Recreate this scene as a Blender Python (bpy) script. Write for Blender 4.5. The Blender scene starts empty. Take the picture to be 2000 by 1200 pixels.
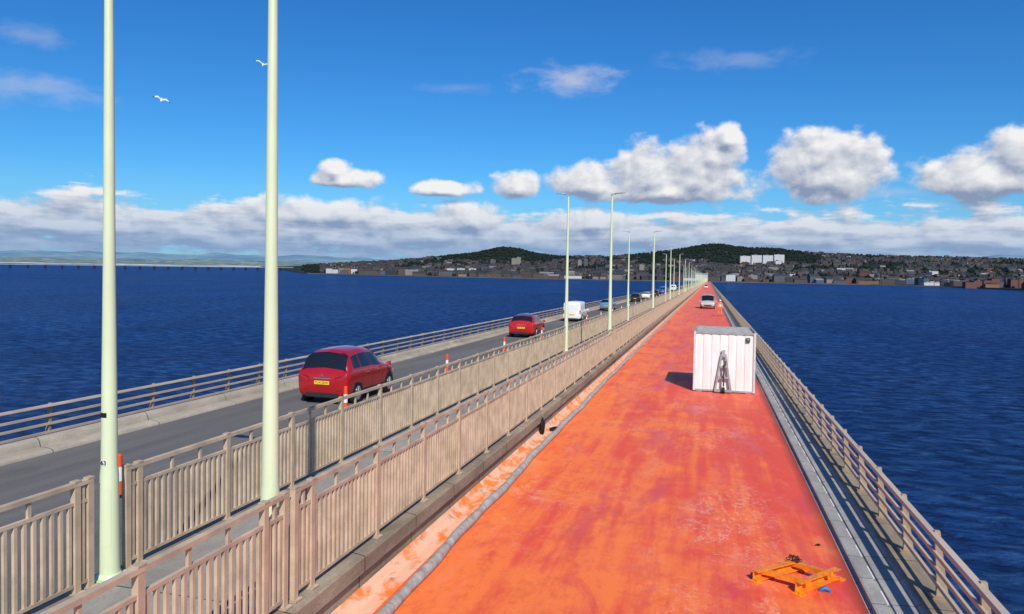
import bpy, bmesh, math, random
import numpy as np
from mathutils import Vector, Matrix, noise
random.seed(7)
S=0.0122; SEA=-31.0; TH=math.radians(14.9); CH=4.5
sc=bpy.context.scene; col=sc.collection
sc.view_settings.view_transform='Standard'
sc.view_settings.look='None'
sc.view_settings.exposure=0
rad=math.radians

# ---------------- helpers ----------------
def link(o): col.objects.link(o); return o
def info(o,label=None,cat=None,kind=None,group=None):
    if label: o["label"]=label
    if cat: o["category"]=cat
    if kind: o["kind"]=kind
    if group: o["group"]=group
    return o
def empty(name,loc=(0,0,0)):
    e=bpy.data.objects.new(name,None); e.location=loc; e.empty_display_size=.2; return link(e)

class MB:
    def __init__(s): s.v=[]; s.f=[]; s.m=[]
    def add(s,vs,fs,mi=0):
        b=len(s.v); s.v+= [tuple(p) for p in vs]
        for f in fs: s.f.append(tuple(i+b for i in f)); s.m.append(mi)
    def box(s,x0,x1,y0,y1,z0,z1,mi=0):
        s.add([(x0,y0,z0),(x1,y0,z0),(x1,y1,z0),(x0,y1,z0),(x0,y0,z1),(x1,y0,z1),(x1,y1,z1),(x0,y1,z1)],
              [(0,3,2,1),(4,5,6,7),(0,1,5,4),(1,2,6,5),(2,3,7,6),(3,0,4,7)],mi)
    def obox(s,p0,p1,w,h,mi=0,up=(0,0,1)):
        p0=Vector(p0);p1=Vector(p1);d=(p1-p0).normalized();r=d.cross(Vector(up)).normalized();u=r.cross(d)
        vs=[]
        for p in (p0,p1):
            for a,b in ((-1,-1),(1,-1),(1,1),(-1,1)): vs.append(p+r*a*w/2+u*b*h/2)
        s.add(vs,[(0,3,2,1),(4,5,6,7),(0,1,5,4),(1,2,6,5),(2,3,7,6),(3,0,4,7)],mi)
    def cyl(s,p0,p1,r0,r1=None,n=12,mi=0,cap=True):
        if r1 is None: r1=r0
        p0=Vector(p0);p1=Vector(p1);d=(p1-p0).normalized()
        a=d.orthogonal().normalized();b=d.cross(a)
        vs=[]
        for p,r in ((p0,r0),(p1,r1)):
            for i in range(n):
                t=2*math.pi*i/n; vs.append(p+a*math.cos(t)*r+b*math.sin(t)*r)
        fs=[(i,(i+1)%n,n+(i+1)%n,n+i) for i in range(n)]
        if cap: fs+= [tuple(range(n-1,-1,-1)),tuple(range(n,2*n))]
        s.add(vs,fs,mi)
    def tube(s,pts,rs,n=10,mi=0):
        vs=[];N=len(pts)
        for k,p in enumerate(pts):
            p=Vector(p);d=(Vector(pts[min(k+1,N-1)])-Vector(pts[max(k-1,0)])).normalized()
            a=d.cross(Vector((0,0,1)))
            a=a.normalized() if a.length>1e-4 else Vector((1,0,0)); b=a.cross(d)
            r=rs[k] if hasattr(rs,'__len__') else rs
            for i in range(n):
                t=2*math.pi*i/n; vs.append(p+a*math.cos(t)*r+b*math.sin(t)*r)
        fs=[]
        for k in range(N-1):
            for i in range(n): fs.append((k*n+i,k*n+(i+1)%n,(k+1)*n+(i+1)%n,(k+1)*n+i))
        fs+= [tuple(range(n-1,-1,-1)),tuple(range((N-1)*n,N*n))]
        s.add(vs,fs,mi)
    def loft(s,secs,mi=0,closed=False,caps=False):
        n=len(secs[0]);vs=[p for q in secs for p in q];fs=[]
        for k in range(len(secs)-1):
            for i in range(n if closed else n-1):
                j=(i+1)%n; fs.append((k*n+i,k*n+j,(k+1)*n+j,(k+1)*n+i))
        if caps: fs+=[tuple(range(n-1,-1,-1)),tuple(range((len(secs)-1)*n,len(secs)*n))]
        s.add(vs,fs,mi)
    def mesh(s,name,mats,shear=False,smooth=None,fix=True):
        me=bpy.data.meshes.new(name)
        v=[(p[0],p[1],p[2]-S*p[1]) for p in s.v] if shear else s.v
        me.from_pydata(v,[],s.f)
        for m in mats: me.materials.append(m)
        me.polygons.foreach_set('material_index',s.m)
        if fix:
            bm=bmesh.new();bm.from_mesh(me);bmesh.ops.recalc_face_normals(bm,faces=bm.faces);bm.to_mesh(me);bm.free()
        if smooth is not None:
            me.polygons.foreach_set('use_smooth',[True]*len(me.polygons)); me.set_sharp_from_angle(angle=rad(smooth))
        me.update(); return me
    def obj(s,name,mats,parent=None,shear=False,smooth=None,loc=(0,0,0),fix=True):
        if not isinstance(mats,(list,tuple)): mats=[mats]
        o=bpy.data.objects.new(name,s.mesh(name,mats,shear,smooth,fix)); o.location=loc
        link(o)
        if parent: o.parent=parent
        return o

# ---- node helpers
class NT:
    def __init__(s,nt): s.nt=nt
    def n(s,t,**k):
        x=s.nt.nodes.new(t)
        for a,b in k.items(): setattr(x,a,b)
        return x
    def put(s,sock,v):
        if isinstance(v,bpy.types.NodeSocket): s.nt.links.new(v,sock)
        else: sock.default_value=v
    def m(s,op,a,b=None,c=None,clamp=False):
        x=s.n('ShaderNodeMath',operation=op,use_clamp=clamp); s.put(x.inputs[0],a)
        if b is not None: s.put(x.inputs[1],b)
        if c is not None: s.put(x.inputs[2],c)
        return x.outputs[0]
    def vm(s,op,a,b=None):
        x=s.n('ShaderNodeVectorMath',operation=op); s.put(x.inputs[0],a)
        if b is not None: s.put(x.inputs[1],b)
        return x.outputs['Value'] if op in('LENGTH','DOT_PRODUCT') else x.outputs[0]
    def noise(s,vec,scale,detail=4,rough=.5,dist=0):
        x=s.n('ShaderNodeTexNoise'); s.put(x.inputs['Vector'],vec)
        x.inputs['Scale'].default_value=scale;x.inputs['Detail'].default_value=detail
        x.inputs['Roughness'].default_value=rough;x.inputs['Distortion'].default_value=dist
        return x.outputs[0]
    def mix(s,f,a,b,bt='MIX'):
        x=s.n('ShaderNodeMix',data_type='RGBA',blend_type=bt); s.put(x.inputs[0],f)
        for i,v in ((6,a),(7,b)):
            if isinstance(v,tuple) and len(v)==3: v=(*v,1)
            s.put(x.inputs[i],v)
        return x.outputs[2]
    def mr(s,v,a,b,c=0,d=1,smooth=False):
        x=s.n('ShaderNodeMapRange'); x.interpolation_type='SMOOTHSTEP' if smooth else 'LINEAR'
        s.put(x.inputs[0],v)
        for i,q in enumerate((a,b,c,d)): x.inputs[i+1].default_value=q
        return x.outputs[0]
    def scale(s,vec,k):
        return s.vm('MULTIPLY',vec,k)
def newmat(name):
    m=bpy.data.materials.new(name); m.use_nodes=True
    N=NT(m.node_tree); b=m.node_tree.nodes['Principled BSDF']; return m,N,b
def coord(N): return N.n('ShaderNodeTexCoord').outputs['Object']
def bump(N,b,h,strength=.3,dist=.02):
    x=N.n('ShaderNodeBump'); x.inputs['Strength'].default_value=strength; x.inputs['Distance'].default_value=dist
    N.put(x.inputs['Height'],h); N.nt.links.new(x.outputs[0],b.inputs['Normal'])
def simple(name,c,rough=.6,metal=0,var=.12,scale=3,c2=None,bmp=0,spec=.5,coat=0,stretch=(1,1,1)):
    m,N,b=newmat(name)
    v=N.scale(coord(N),stretch)
    n=N.noise(v,scale,4,.6)
    d=c2 if c2 else tuple(x*(1-var*2.2) for x in c)
    f=N.mr(n,.35,.65)
    N.put(b.inputs['Base Color'],N.mix(f,c,d))
    b.inputs['Roughness'].default_value=rough;b.inputs['Metallic'].default_value=metal
    b.inputs['Specular IOR Level'].default_value=spec
    b.inputs['Coat Weight'].default_value=coat
    if bmp: bump(N,b,N.noise(v,scale*8,4),bmp,.01)
    return m

M={}
M['rail']=simple('railing paint',(.59,.455,.32),.6,var=.15,scale=2.6,bmp=.06,spec=.3)
M['rail2']=simple('parapet paint',(.40,.30,.20),.65,var=.18,scale=1.5,bmp=.05,spec=.3)
M['railtop']=simple('parapet rail paint',(.56,.45,.33),.55,var=.12,scale=.8,spec=.35)
M['pole']=simple('lamp post paint',(.65,.73,.48),.42,var=.06,scale=1.5,stretch=(1,1,.4))
M['lantern']=simple('lantern grey',(.35,.36,.36),.4)
M['white']=simple('white paint',(.78,.77,.73),.45,var=.05)
M['black']=simple('black rubber',(.012,.012,.013),.7,spec=.3)
M['glass']=simple('dark window glass',(.010,.013,.017),.06,var=.0,spec=.6)
M['chrome']=simple('alloy',(.55,.56,.58),.3,metal=.8,var=.03)
M['tail']=simple('tail lamp red',(.30,.008,.008),.15,var=.05)
M['lamp']=simple('headlamp glass',(.7,.72,.75),.1,var=.05)
M['plate']=simple('yellow plate',(.85,.62,.02),.4,var=.03)
M['ink']=simple('black lettering',(.01,.01,.01),.5)
M['redcar']=simple('dark red car paint',(.36,.006,.010),.28,var=.03,coat=.7)
M['redcar2']=simple('bright red car paint',(.46,.009,.008),.28,var=.03,coat=.7)
M['bluecar']=simple('pale blue car paint',(.10,.22,.36),.28,var=.03,coat=.8)
M['darkcar']=simple('black car paint',(.012,.014,.02),.25,var=.03,coat=.8)
M['whitecar']=simple('white car paint',(.78,.77,.75),.3,var=.02,coat=.5)
M['silver']=simple('silver van paint',(.42,.42,.41),.35,var=.04,coat=.5)
M['bluetruck']=simple('blue lorry paint',(.02,.10,.38),.35,var=.04)
M['trim']=simple('dark plastic trim',(.02,.02,.022),.6)
M['orange']=simple('orange plastic',(.9,.085,.015),.5,var=.06)
M['hivis']=simple('orange hi-vis cloth',(1.0,.20,.01),.8,var=.05,scale=12)
M['lime']=simple('lime hi-vis cloth',(.45,.8,.02),.8,var=.08,scale=12)
M['skin']=simple('skin',(.55,.33,.24),.6,var=.05)
M['steelorange']=simple('orange painted steel',(.90,.29,.012),.45,c2=(.66,.16,.015),scale=9,bmp=.1)
M['rust']=simple('rusty chain',(.10,.05,.03),.7,metal=.3,var=.2,scale=20)
M['blue']=simple('blue plastic',(.02,.15,.45),.5)
M['green']=simple('dark green box',(.03,.06,.045),.5)
M['galv']=simple('galvanised steel',(.42,.42,.41),.5,metal=.35,var=.12,scale=6)

def concrete(name,c,c2,joint=None,dirt=.35,jw=.012,grime=.6):
    m,N,b=newmat(name); v=coord(N)
    n=N.noise(N.scale(v,(1.5,.5,1.5)),2.0,7,.65); f=N.mr(n,.35,.65)
    cc=N.mix(f,c,c2)
    n2=N.noise(v,26,4,.7); cc=N.mix(N.mr(n2,.4,.75,0,dirt),cc,(.05,.045,.04))
    cc=N.mix(N.mr(N.noise(N.scale(v,(1,.25,1)),.9,8,.7),.52,.68,0,grime),cc,tuple(q*.42 for q in c2))
    if joint:
        sep=N.n('ShaderNodeSeparateXYZ'); N.put(sep.inputs[0],v)
        md=N.m('PINGPONG',sep.outputs[1],joint/2)
        j=N.m('LESS_THAN',md,jw); cc=N.mix(j,cc,(.03,.028,.025))
        seg=N.n('ShaderNodeTexWhiteNoise',noise_dimensions='1D'); N.put(seg.inputs['W'],N.m('FLOOR',N.m('DIVIDE',sep.outputs[1],joint)))
        cc=N.mix(N.m('MULTIPLY',seg.outputs[0],.30),cc,tuple(x*.5 for x in c))
    N.put(b.inputs['Base Color'],cc); b.inputs['Roughness'].default_value=.9; b.inputs['Specular IOR Level'].default_value=.25
    bump(N,b,n2,.35,.01); return m
M['conc']=concrete('weathered concrete',(.42,.34,.245),(.26,.205,.145),1.85)
M['concl']=concrete('pale concrete kerb',(.52,.46,.37),(.37,.32,.25),3.6,.25)
M['walk']=concrete('footway surface',(.40,.385,.345),(.29,.275,.245),3.7)
M['kerb']=concrete('grey drainage kerb',(.46,.445,.41),(.32,.31,.285),.92,.35,.008,.7)

def asphalt():
    m,N,b=newmat('asphalt'); v=coord(N)
    n=N.noise(N.scale(v,(1,.06,1)),1.2,5,.6); n2=N.noise(v,45,3,.7)
    c=N.mix(N.mr(n,.35,.65),(.105,.100,.096),(.155,.148,.140))
    c=N.mix(N.mr(n2,.45,.7,0,.5),c,(.23,.22,.21))
    p3=N.noise(N.scale(v,(1,.3,1)),.5,6,.65); c=N.mix(N.mr(p3,.55,.68,0,.45),c,(.07,.068,.066))
    N.put(b.inputs['Base Color'],c);b.inputs['Roughness'].default_value=.9; b.inputs['Specular IOR Level'].default_value=.25
    bump(N,b,n2,.5,.01);return m
M['asphalt']=asphalt()

def reddeck():
    m,N,b=newmat('red waterproof membrane'); v=coord(N)
    sep=N.n('ShaderNodeSeparateXYZ'); N.put(sep.inputs[0],v); x,y=sep.outputs[0],sep.outputs[1]
    n1=N.noise(N.scale(v,(1,.18,1)),.75,7,.64,.2)
    n2=N.noise(N.scale(v,(1,.40,1)),1.9,8,.68,.3)
    st=N.noise(N.scale(v,(1,.035,1)),3.0,6,.62,0)
    bd=N.noise(N.scale(v,(.10,1,1)),1.1,6,.62,.1)
    n3=N.noise(v,9,7,.7); n4=N.noise(N.scale(v,(1,.6,1)),4.0,8,.72,.2)
    fx=N.mr(x,-3.2,.6,-.12,.30); fy=N.mr(y,9,36,.02,.26)
    r=N.m('ADD',fx,fy)
    for q,k in ((n1,2.0),(n2,1.2),(st,1.6),(bd,1.0),(n4,.5)): r=N.m('ADD',r,N.m('MULTIPLY',N.m('SUBTRACT',q,.5),k))
    r=N.mr(r,-.12,.55,0,1,True)
    c=N.mix(r,(.96,.205,.045),(.80,.090,.045))
    # salmon dry patches
    sal=N.mr(N.noise(N.scale(v,(1,.35,1)),1.3,8,.68,.3),.54,.68,0,.55); c=N.mix(sal,c,(.92,.27,.14))
    wet=N.mr(N.noise(N.scale(v,(1,.30,1)),.85,9,.72,.35),.50,.63,0,.75,True)
    c=N.mix(wet,c,(.74,.052,.030))
    yl=N.m('MULTIPLY',N.mr(N.noise(N.scale(v,(1,.45,1)),1.1,8,.7,.2),.55,.68,0,.5),N.mr(x,-.6,-2.6,0,1)); c=N.mix(yl,c,(1.0,.34,.08))
    c=N.mix(N.mr(y,25,150,0,.5),c,(.78,.17,.10))
    c=N.mix(N.mr(n4,.50,.36,0,.35),c,(.58,.07,.035))
    nn=N.noise(N.scale(v,(1,.6,1)),1.15,10,.74,.7)
    w=N.mr(N.m('ABSOLUTE',N.m('SUBTRACT',nn,.53)),0,.025,1,0)
    w2=N.mr(nn,.56,.68,0,.8)
    w=N.m('MULTIPLY',N.m('MAXIMUM',N.m('MULTIPLY',w,.7),w2),N.mr(n3,.42,.58))
    def blob(cx,cy,sx,sy):
        L=N.vm('LENGTH',N.vm('DIVIDE',N.vm('SUBTRACT',N.vm('MULTIPLY',v,(1,1,0)),(cx,cy,0)),(sx,sy,1))); return N.mr(L,.2,1.2,1,0,True)
    mk=N.m('MAXIMUM',blob(.45,14.3,1.2,2.8),N.m('MAXIMUM',N.m('MULTIPLY',blob(.2,22.5,1.5,3),.7),N.m('MULTIPLY',blob(1.2,11,.9,2.4),.8)))
    mk=N.m('MAXIMUM',mk,N.mr(N.noise(N.scale(v,(1,.5,1)),.35,3,.5),.50,.64,.08,.65))
    w=N.m('MULTIPLY',w,mk)
    c=N.mix(w,c,(.90,.56,.46))
    d=N.mr(N.noise(v,5,9,.8),.60,.69,0,.55); c=N.mix(d,c,(.30,.07,.03))
    c=N.mix(N.mr(x,1.98,2.2,0,.7),c,(.16,.03,.02))  # shadow of kerb and parapet painted along the right edge
    N.put(b.inputs['Base Color'],c)
    N.put(b.inputs['Roughness'],N.mr(wet,0,.75,.64,.36)); b.inputs['Specular IOR Level'].default_value=.4
    bump(N,b,N.noise(v,30,4,.6),.12,.01); return m
M['red']=reddeck()
def orangestrip():
    m,N,b=newmat('orange primer strip'); v=coord(N)
    n=N.noise(N.scale(v,(1.6,.8,1)),2.5,7,.65,.4)
    c=N.mix(N.mr(n,.48,.60),(.86,.50,.33),(.95,.23,.04))
    c=N.mix(N.mr(N.noise(v,3,8,.7),.57,.66),c,(.42,.24,.14))
    N.put(b.inputs['Base Color'],c); b.inputs['Roughness'].default_value=.7; b.inputs['Specular IOR Level'].default_value=.3; return m
M['orstrip']=orangestrip()
def hosemat():
    m,N,b=newmat('grey sand filled sock'); v=coord(N)
    n=N.noise(v,6,7,.7); c=N.mix(N.mr(n,.35,.65),(.48,.46,.43),(.28,.25,.22))
    c=N.mix(N.mr(N.noise(N.scale(v,(1,.5,1)),3,4,.6),.58,.70,0,.6),c,(.50,.27,.17))
    N.put(b.inputs['Base Color'],c); b.inputs['Roughness'].default_value=.8
    bump(N,b,n,.8,.03); return m
M['hose']=hosemat()
M['clad']=simple('white cladding',(.80,.79,.76),.5,c2=(.68,.665,.63),scale=1.2,stretch=(3,3,.6))

def water():
    m,N,b=newmat('sea water'); v=coord(N)
    a=N.noise(N.scale(v,(1,.65,1)),.055,5,.62,.4); bq=N.noise(N.scale(v,(.62,1.15,1)),.26,8,.72,.5)
    g=N.noise(v,.0045,4,.6); gust=N.noise(N.scale(v,(1,.45,1)),.014,6,.68,.6)
    h=N.m('ADD',N.m('MULTIPLY',a,2.6),N.m('MULTIPLY',bq,1.7))
    big=N.noise(N.scale(v,(.6,1,1)),.0022,5,.6,.5)
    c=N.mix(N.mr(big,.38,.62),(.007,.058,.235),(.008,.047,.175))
    crest=N.mr(bq,.50,.64,0,1); c=N.mix(N.m('MULTIPLY',crest,.70),c,(.050,.150,.340))  # lighter wave tops painted into the colour for ripple contrast
    trough=N.mr(bq,.50,.40,0,.85); c=N.mix(trough,c,(.002,.015,.070))  # shade in the wave hollows painted into the colour
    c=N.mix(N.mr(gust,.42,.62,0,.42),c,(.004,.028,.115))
    cap=N.mr(N.noise(N.scale(v,(.5,1.3,1)),.55,7,.7,.6),.69,.74,0,.6); c=N.mix(cap,c,(.40,.47,.55))
    bp=N.n('ShaderNodeBump'); bp.inputs['Strength'].default_value=1; bp.inputs['Distance'].default_value=6.0; N.put(bp.inputs['Height'],h)
    bp2=N.n('ShaderNodeBump'); bp2.inputs['Strength'].default_value=1; bp2.inputs['Distance'].default_value=1.6; N.put(bp2.inputs['Height'],h)
    df=N.n('ShaderNodeBsdfDiffuse'); N.put(df.inputs['Color'],c); N.nt.links.new(bp2.outputs[0],df.inputs['Normal'])
    gl=N.n('ShaderNodeBsdfGlossy'); gl.inputs['Color'].default_value=(.70,.84,1,1); gl.inputs['Roughness'].default_value=.08; N.nt.links.new(bp.outputs[0],gl.inputs['Normal'])
    fr=N.n('ShaderNodeFresnel'); fr.inputs['IOR'].default_value=1.33; N.nt.links.new(bp.outputs[0],fr.inputs['Normal'])
    f=N.m('MULTIPLY',N.m('MINIMUM',fr.outputs[0],.5),N.mr(g,.35,.65,.40,.75))
    mx=N.n('ShaderNodeMixShader'); N.put(mx.inputs[0],f); N.nt.links.new(df.outputs[0],mx.inputs[1]); N.nt.links.new(gl.outputs[0],mx.inputs[2])
    out=[n for n in m.node_tree.nodes if n.type=='OUTPUT_MATERIAL'][0]
    N.nt.links.new(mx.outputs[0],out.inputs[0]); N.nt.nodes.remove(b); return m
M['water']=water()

def terr(name,c,c2,c3,sc_):
    m,N,b=newmat(name); v=coord(N)
    n=N.noise(v,sc_,6,.65); n2=N.noise(v,sc_*4,5,.6)
    k=N.mix(N.mr(n,.42,.56),c,c2); k=N.mix(N.mr(n2,.5,.62,0,.8),k,c3)
    N.put(b.inputs['Base Color'],k); b.inputs['Roughness'].default_value=1; b.inputs['Specular IOR Level'].default_value=.1
    return m
M['land']=terr('hillside ground',(.016,.027,.024),(.032,.037,.030),(.012,.019,.022),.006)
M['farhill']=terr('haze-tinted far hills',(.13,.25,.36),(.22,.34,.36),(.10,.19,.34),.0011)  # distance haze painted in as a pale blue base colour
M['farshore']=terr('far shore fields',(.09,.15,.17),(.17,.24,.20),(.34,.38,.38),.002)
M['tree']=terr('tree foliage mass',(.010,.018,.016),(.018,.029,.020),(.007,.012,.014),.03)  # foliage colour darkened to stand in for cloud shadow

def wallmat(name,c):
    m,N,b=newmat(name); v=coord(N); sep=N.n('ShaderNodeSeparateXYZ'); N.put(sep.inputs[0],v)
    z=N.m('PINGPONG',sep.outputs[2],1.5)
    xx=N.m('PINGPONG',N.m('ADD',sep.outputs[0],sep.outputs[1]),1.7)
    f=N.m('MULTIPLY',N.m('GREATER_THAN',z,.8),N.m('GREATER_THAN',xx,.85))
    n=N.noise(v,.2,3); cc=N.mix(N.mr(n,.3,.7,0,.4),c,tuple(q*.6 for q in c))
    cc=N.mix(N.m('MULTIPLY',f,.85),cc,(.02,.025,.035))
    N.put(b.inputs['Base Color'],cc); b.inputs['Roughness'].default_value=.8; return m
WALLS={k:wallmat(k+' wall',c) for k,c in dict(stone=(.085,.066,.052),cream=(.24,.215,.18),white=(.58,.59,.60),brick=(.14,.058,.040),grey=(.085,.092,.108),dark=(.032,.036,.046),orange=(.24,.12,.065),blue=(.06,.11,.18)).items()}  # city wall colours kept dark to carry cloud shadow
ROOFS={k:simple(k+' roof',c,.8,var=.1,scale=.2) for k,c in dict(slate=(.027,.032,.043),brown=(.050,.038,.034),pale=(.19,.20,.22)).items()}  # roof colours darkened for the same cloud shadow

# ---------------- camera ----------------
cam=bpy.data.cameras.new('camera'); co=link(bpy.data.objects.new('camera',cam))
cam.sensor_width=36; cam.lens=26; cam.clip_start=.1; cam.clip_end=120000
PITCH=rad(1.8); ROLL=rad(.93); cam.shift_y=-.0158
co.matrix_world=Matrix.Translation((0,0,CH))@Matrix.Rotation(TH,4,'Z')@Matrix.Rotation(math.pi/2-PITCH,4,'X')@Matrix.Rotation(ROLL,4,'Z')
sc.camera=co

# ---------------- light + sky ----------------
EL=rad(39.5); sd=Vector((.42,-.90,0)).normalized()*math.cos(EL)+Vector((0,0,math.sin(EL)))
sl=bpy.data.lights.new('sun','SUN'); sl.energy=4.8; sl.angle=rad(.53); sl.color=(1,.93,.83)
so=link(bpy.data.objects.new('sun',sl)); so.rotation_mode='QUATERNION'; so.rotation_quaternion=sd.to_track_quat('Z','Y'); so.location=(30,-60,60)

w=bpy.data.worlds.new('World'); sc.world=w; w.use_nodes=True
W_=NT(w.node_tree); bg=w.node_tree.nodes['Background']; bg.inputs['Strength'].default_value=.1
sky=W_.n('ShaderNodeTexSky'); sky.sky_type='NISHITA'; sky.sun_disc=False; sky.sun_elevation=EL; sky.sun_rotation=math.atan2(.42,-.90)
sky.air_density=1.0; sky.dust_density=.4; sky.ozone_density=3.0; sky.altitude=10
hs=W_.n('ShaderNodeHueSaturation'); hs.inputs['Saturation'].default_value=1.25; hs.inputs['Value'].default_value=1.08
W_.put(hs.inputs['Color'],sky.outputs[0])
skyc=W_.mix(1.0,hs.outputs[0],(.34,.77,1.10),'MULTIPLY')
g=W_.n('ShaderNodeTexCoord').outputs['Generated']
gn=W_.vm('NORMALIZE',g); sp=W_.n('ShaderNodeSeparateXYZ'); W_.put(sp.inputs[0],gn)
az=W_.m('MULTIPLY',W_.m('ARCTAN2',sp.outputs[0],sp.outputs[1]),57.29578)
el=W_.m('MULTIPLY',W_.m('ARCSINE',sp.outputs[2]),57.29578)
cp=W_.n('ShaderNodeCombineXYZ'); W_.put(cp.inputs[0],az); W_.put(cp.inputs[1],el); P=cp.outputs[0]
BL=[(-9.2,6.3,3.3,2.0),(-4.6,6.7,3.8,3.2),(-1.0,6.7,3.8,3.4),(.1,8.3,2.4,2.3),(1.2,9.6,1.3,1.4),(-3.4,5.8,7.2,1.9),
    (8.1,6.5,4.6,3.9),(7.4,8.0,3.2,2.6),(17.4,6.0,4.8,2.5),(19.8,7.2,2.8,2.7),(-27.7,6.3,2.8,1.2),(-28.4,6.9,1.6,1.1),(-20.2,5.8,2.9,.95),
    (-14.7,6.0,1.9,1.7),(27,8,5,2.5),(-70,9,6,2.5),(50,12,9,4),(-110,14,12,5),(130,20,14,6),
    (-18.5,3.3,4.0,2.0),(-30,3.5,7.5,1.6),(-9.0,3.3,5,1.5)]
FT=[(-10.7,14.1,4.2,1.3,.8),(1.0,15.2,5.5,.9,.28),(-47.5,11.0,5.5,1.1,.42),(-48.5,14.1,3,.8,.35),(-19,13.4,3.5,.5,.2),(12,5.6,3,.5,.4)]
gr=bpy.data.node_groups.new('cloud density','ShaderNodeTree')
gr.interface.new_socket('P',in_out='INPUT',socket_type='NodeSocketVector')
gr.interface.new_socket('D',in_out='OUTPUT',socket_type='NodeSocketFloat')
G=NT(gr); gi=G.n('NodeGroupInput'); go=G.n('NodeGroupOutput'); p=gi.outputs[0]
fine=G.noise(G.scale(p,(.8,1.0,1)),.62,9,.52,.08)
mx=None
for (a,e,hw,hh) in BL:
    q=G.vm('DIVIDE',G.vm('SUBTRACT',p,(a,e,0)),(hw,hh,1))
    q=G.vm('MAXIMUM',q,G.vm('MULTIPLY',q,(-1,-2.1,1)))
    L=G.vm('LENGTH',q)
    mx=L if mx is None else G.m('SMOOTH_MIN',mx,L,.25)
mb=G.m('MAXIMUM',G.m('SUBTRACT',1.0,mx),-1.0)
db=G.m('ADD',G.m('MULTIPLY',mb,1.05),G.m('MULTIPLY',G.m('SUBTRACT',fine,.50),1.35))
spp=G.n('ShaderNodeSeparateXYZ'); G.put(spp.inputs[0],p)
lay=G.noise(G.scale(p,(.19,.95,1)),1.0,8,.55,.12)
lm=G.m('SUBTRACT',1.0,G.m('DIVIDE',G.m('ABSOLUTE',G.m('SUBTRACT',spp.outputs[1],2.3)),2.5))
dl=G.m('ADD',G.m('MULTIPLY',lm,.90),G.m('ADD',G.m('MULTIPLY',G.m('SUBTRACT',lay,.545),2.1),G.m('MULTIPLY',G.m('SUBTRACT',fine,.5),1.1)))
G.put(go.inputs[0],G.m('MAXIMUM',db,dl))
def dens(v):
    x=W_.n('ShaderNodeGroup'); x.node_tree=gr; W_.put(x.inputs[0],v); return x.outputs[0]
d0=dens(P); d1=dens(W_.vm('ADD',P,(.28,.60,0)))
alpha=W_.mr(d0,-.06,.34,0,1,True)
lt=W_.m('ADD',.55,W_.m('MULTIPLY',W_.m('SUBTRACT',d0,d1),1.30))
lt=W_.m('SUBTRACT',lt,W_.m('MULTIPLY',W_.m('MAXIMUM',d0,0.0),.10),clamp=True)
low=W_.mr(el,1.0,5.0,0,1)
dk=W_.mix(low,(2.4,3.6,5.7),(2.5,3.2,4.7)); br=W_.mix(low,(3.6,4.9,6.9),(8.9,8.9,9.0))
cc=W_.mix(lt,dk,br)
base=W_.mix(W_.mr(el,0,7,.55,0),skyc,(2.7,5.0,8.4))
ff=None
fn=W_.noise(W_.scale(P,(.5,1.1,1)),.7,8,.62,.3)
for (a,e,hw,hh,op) in FT:
    L=W_.vm('LENGTH',W_.vm('DIVIDE',W_.vm('SUBTRACT',P,(a,e,0)),(hw,hh,1)))
    q=W_.m('ADD',W_.m('SUBTRACT',1.0,L),W_.m('MULTIPLY',W_.m('SUBTRACT',fn,.5),2.4))
    q=W_.m('MULTIPLY',W_.mr(q,-.1,1.2,0,1,True),op)
    ff=q if ff is None else W_.m('MAXIMUM',ff,q)
base=W_.mix(ff,base,(5.4,5.8,7.3))
W_.put(bg.inputs['Color'],W_.mix(alpha,base,cc))

# ---------------- setting: sea, bridge deck ----------------
YE=2250.
mb_=MB()
R=70000; mb_.add([(-R,-3000,0),(R,-3000,0),(R,R,0),(-R,R,0)],[(0,1,2,3)])
info(mb_.obj('water',M['water'],loc=(0,0,SEA)),'deep blue choppy estuary water under the bridge','water','structure')
Y0=-30.
def strip(name,x0,x1,z0,z1,mat,label,cat='bridge',y0=Y0,y1=YE):
    m=MB(); m.box(x0,x1,y0,y1,z0,z1); return info(m.obj(name,mat,shear=True),label,cat,'structure')
m=MB()
m.box(-16.60,3.45,Y0,YE,-.9,-.03); m.box(-14.5,-9.5,Y0,YE,-2.6,-.902); m.box(-3.6,1.4,Y0,YE,-2.6,-.902)
info(m.obj('bridge_deck',M['conc'],shear=True),'long weathered concrete bridge deck over the water','bridge','structure')
strip('road',-15.32,-7.42,-.028,0,M['asphalt'],'grey asphalt carriageway with a row of traffic','road')
strip('carriageway',-4.2,2.22,-.028,0,M['red'],'closed carriageway coated with red and orange waterproofing','road')
m=MB(); pr=[(-4.196,.004),(-4.40,.006),(-4.52,.05),(-4.58,.14)]
m.loft([[(x,y,z) for x,z in pr] for y in (Y0,YE)])
info(m.obj('gutter',M['orstrip'],shear=True,fix=False),'orange primed gutter strip beside the concrete kerb','gutter','structure')
m=MB()
m.box(-7.30,-4.66,Y0,YE,-.02,.62,0); 
info(m.obj('footpath',M['walk'],shear=True),'grey raised footway between two railings','footpath','structure')
m=MB(); pr=[(-4.585,-.02),(-4.585,.36),(-4.50,.38),(-4.50,.58),(-4.52,.60),(-4.80,.64),(-4.80,.55)]
m.loft([[(x,y,z) for x,z in pr] for y in (Y0,YE)])
pr=[(-7.08,.55),(-7.08,.64),(-7.38,.60),(-7.42,.56),(-7.42,-.02)]
m.loft([[(x,y,z) for x,z in pr] for y in (Y0,YE)])
info(m.obj('kerb',M['conc'],shear=True),'brown concrete edge beam carrying the railings','kerb','structure')
m=MB(); pr=[(2.215,-.01),(2.25,-.012),(2.28,.0),(2.28,.07),(2.31,.08),(2.47,.085),(2.475,.060),(2.53,.060),(2.535,.09),(2.84,.105),(2.86,.14),(2.90,.145),(2.92,.02)]
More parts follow.
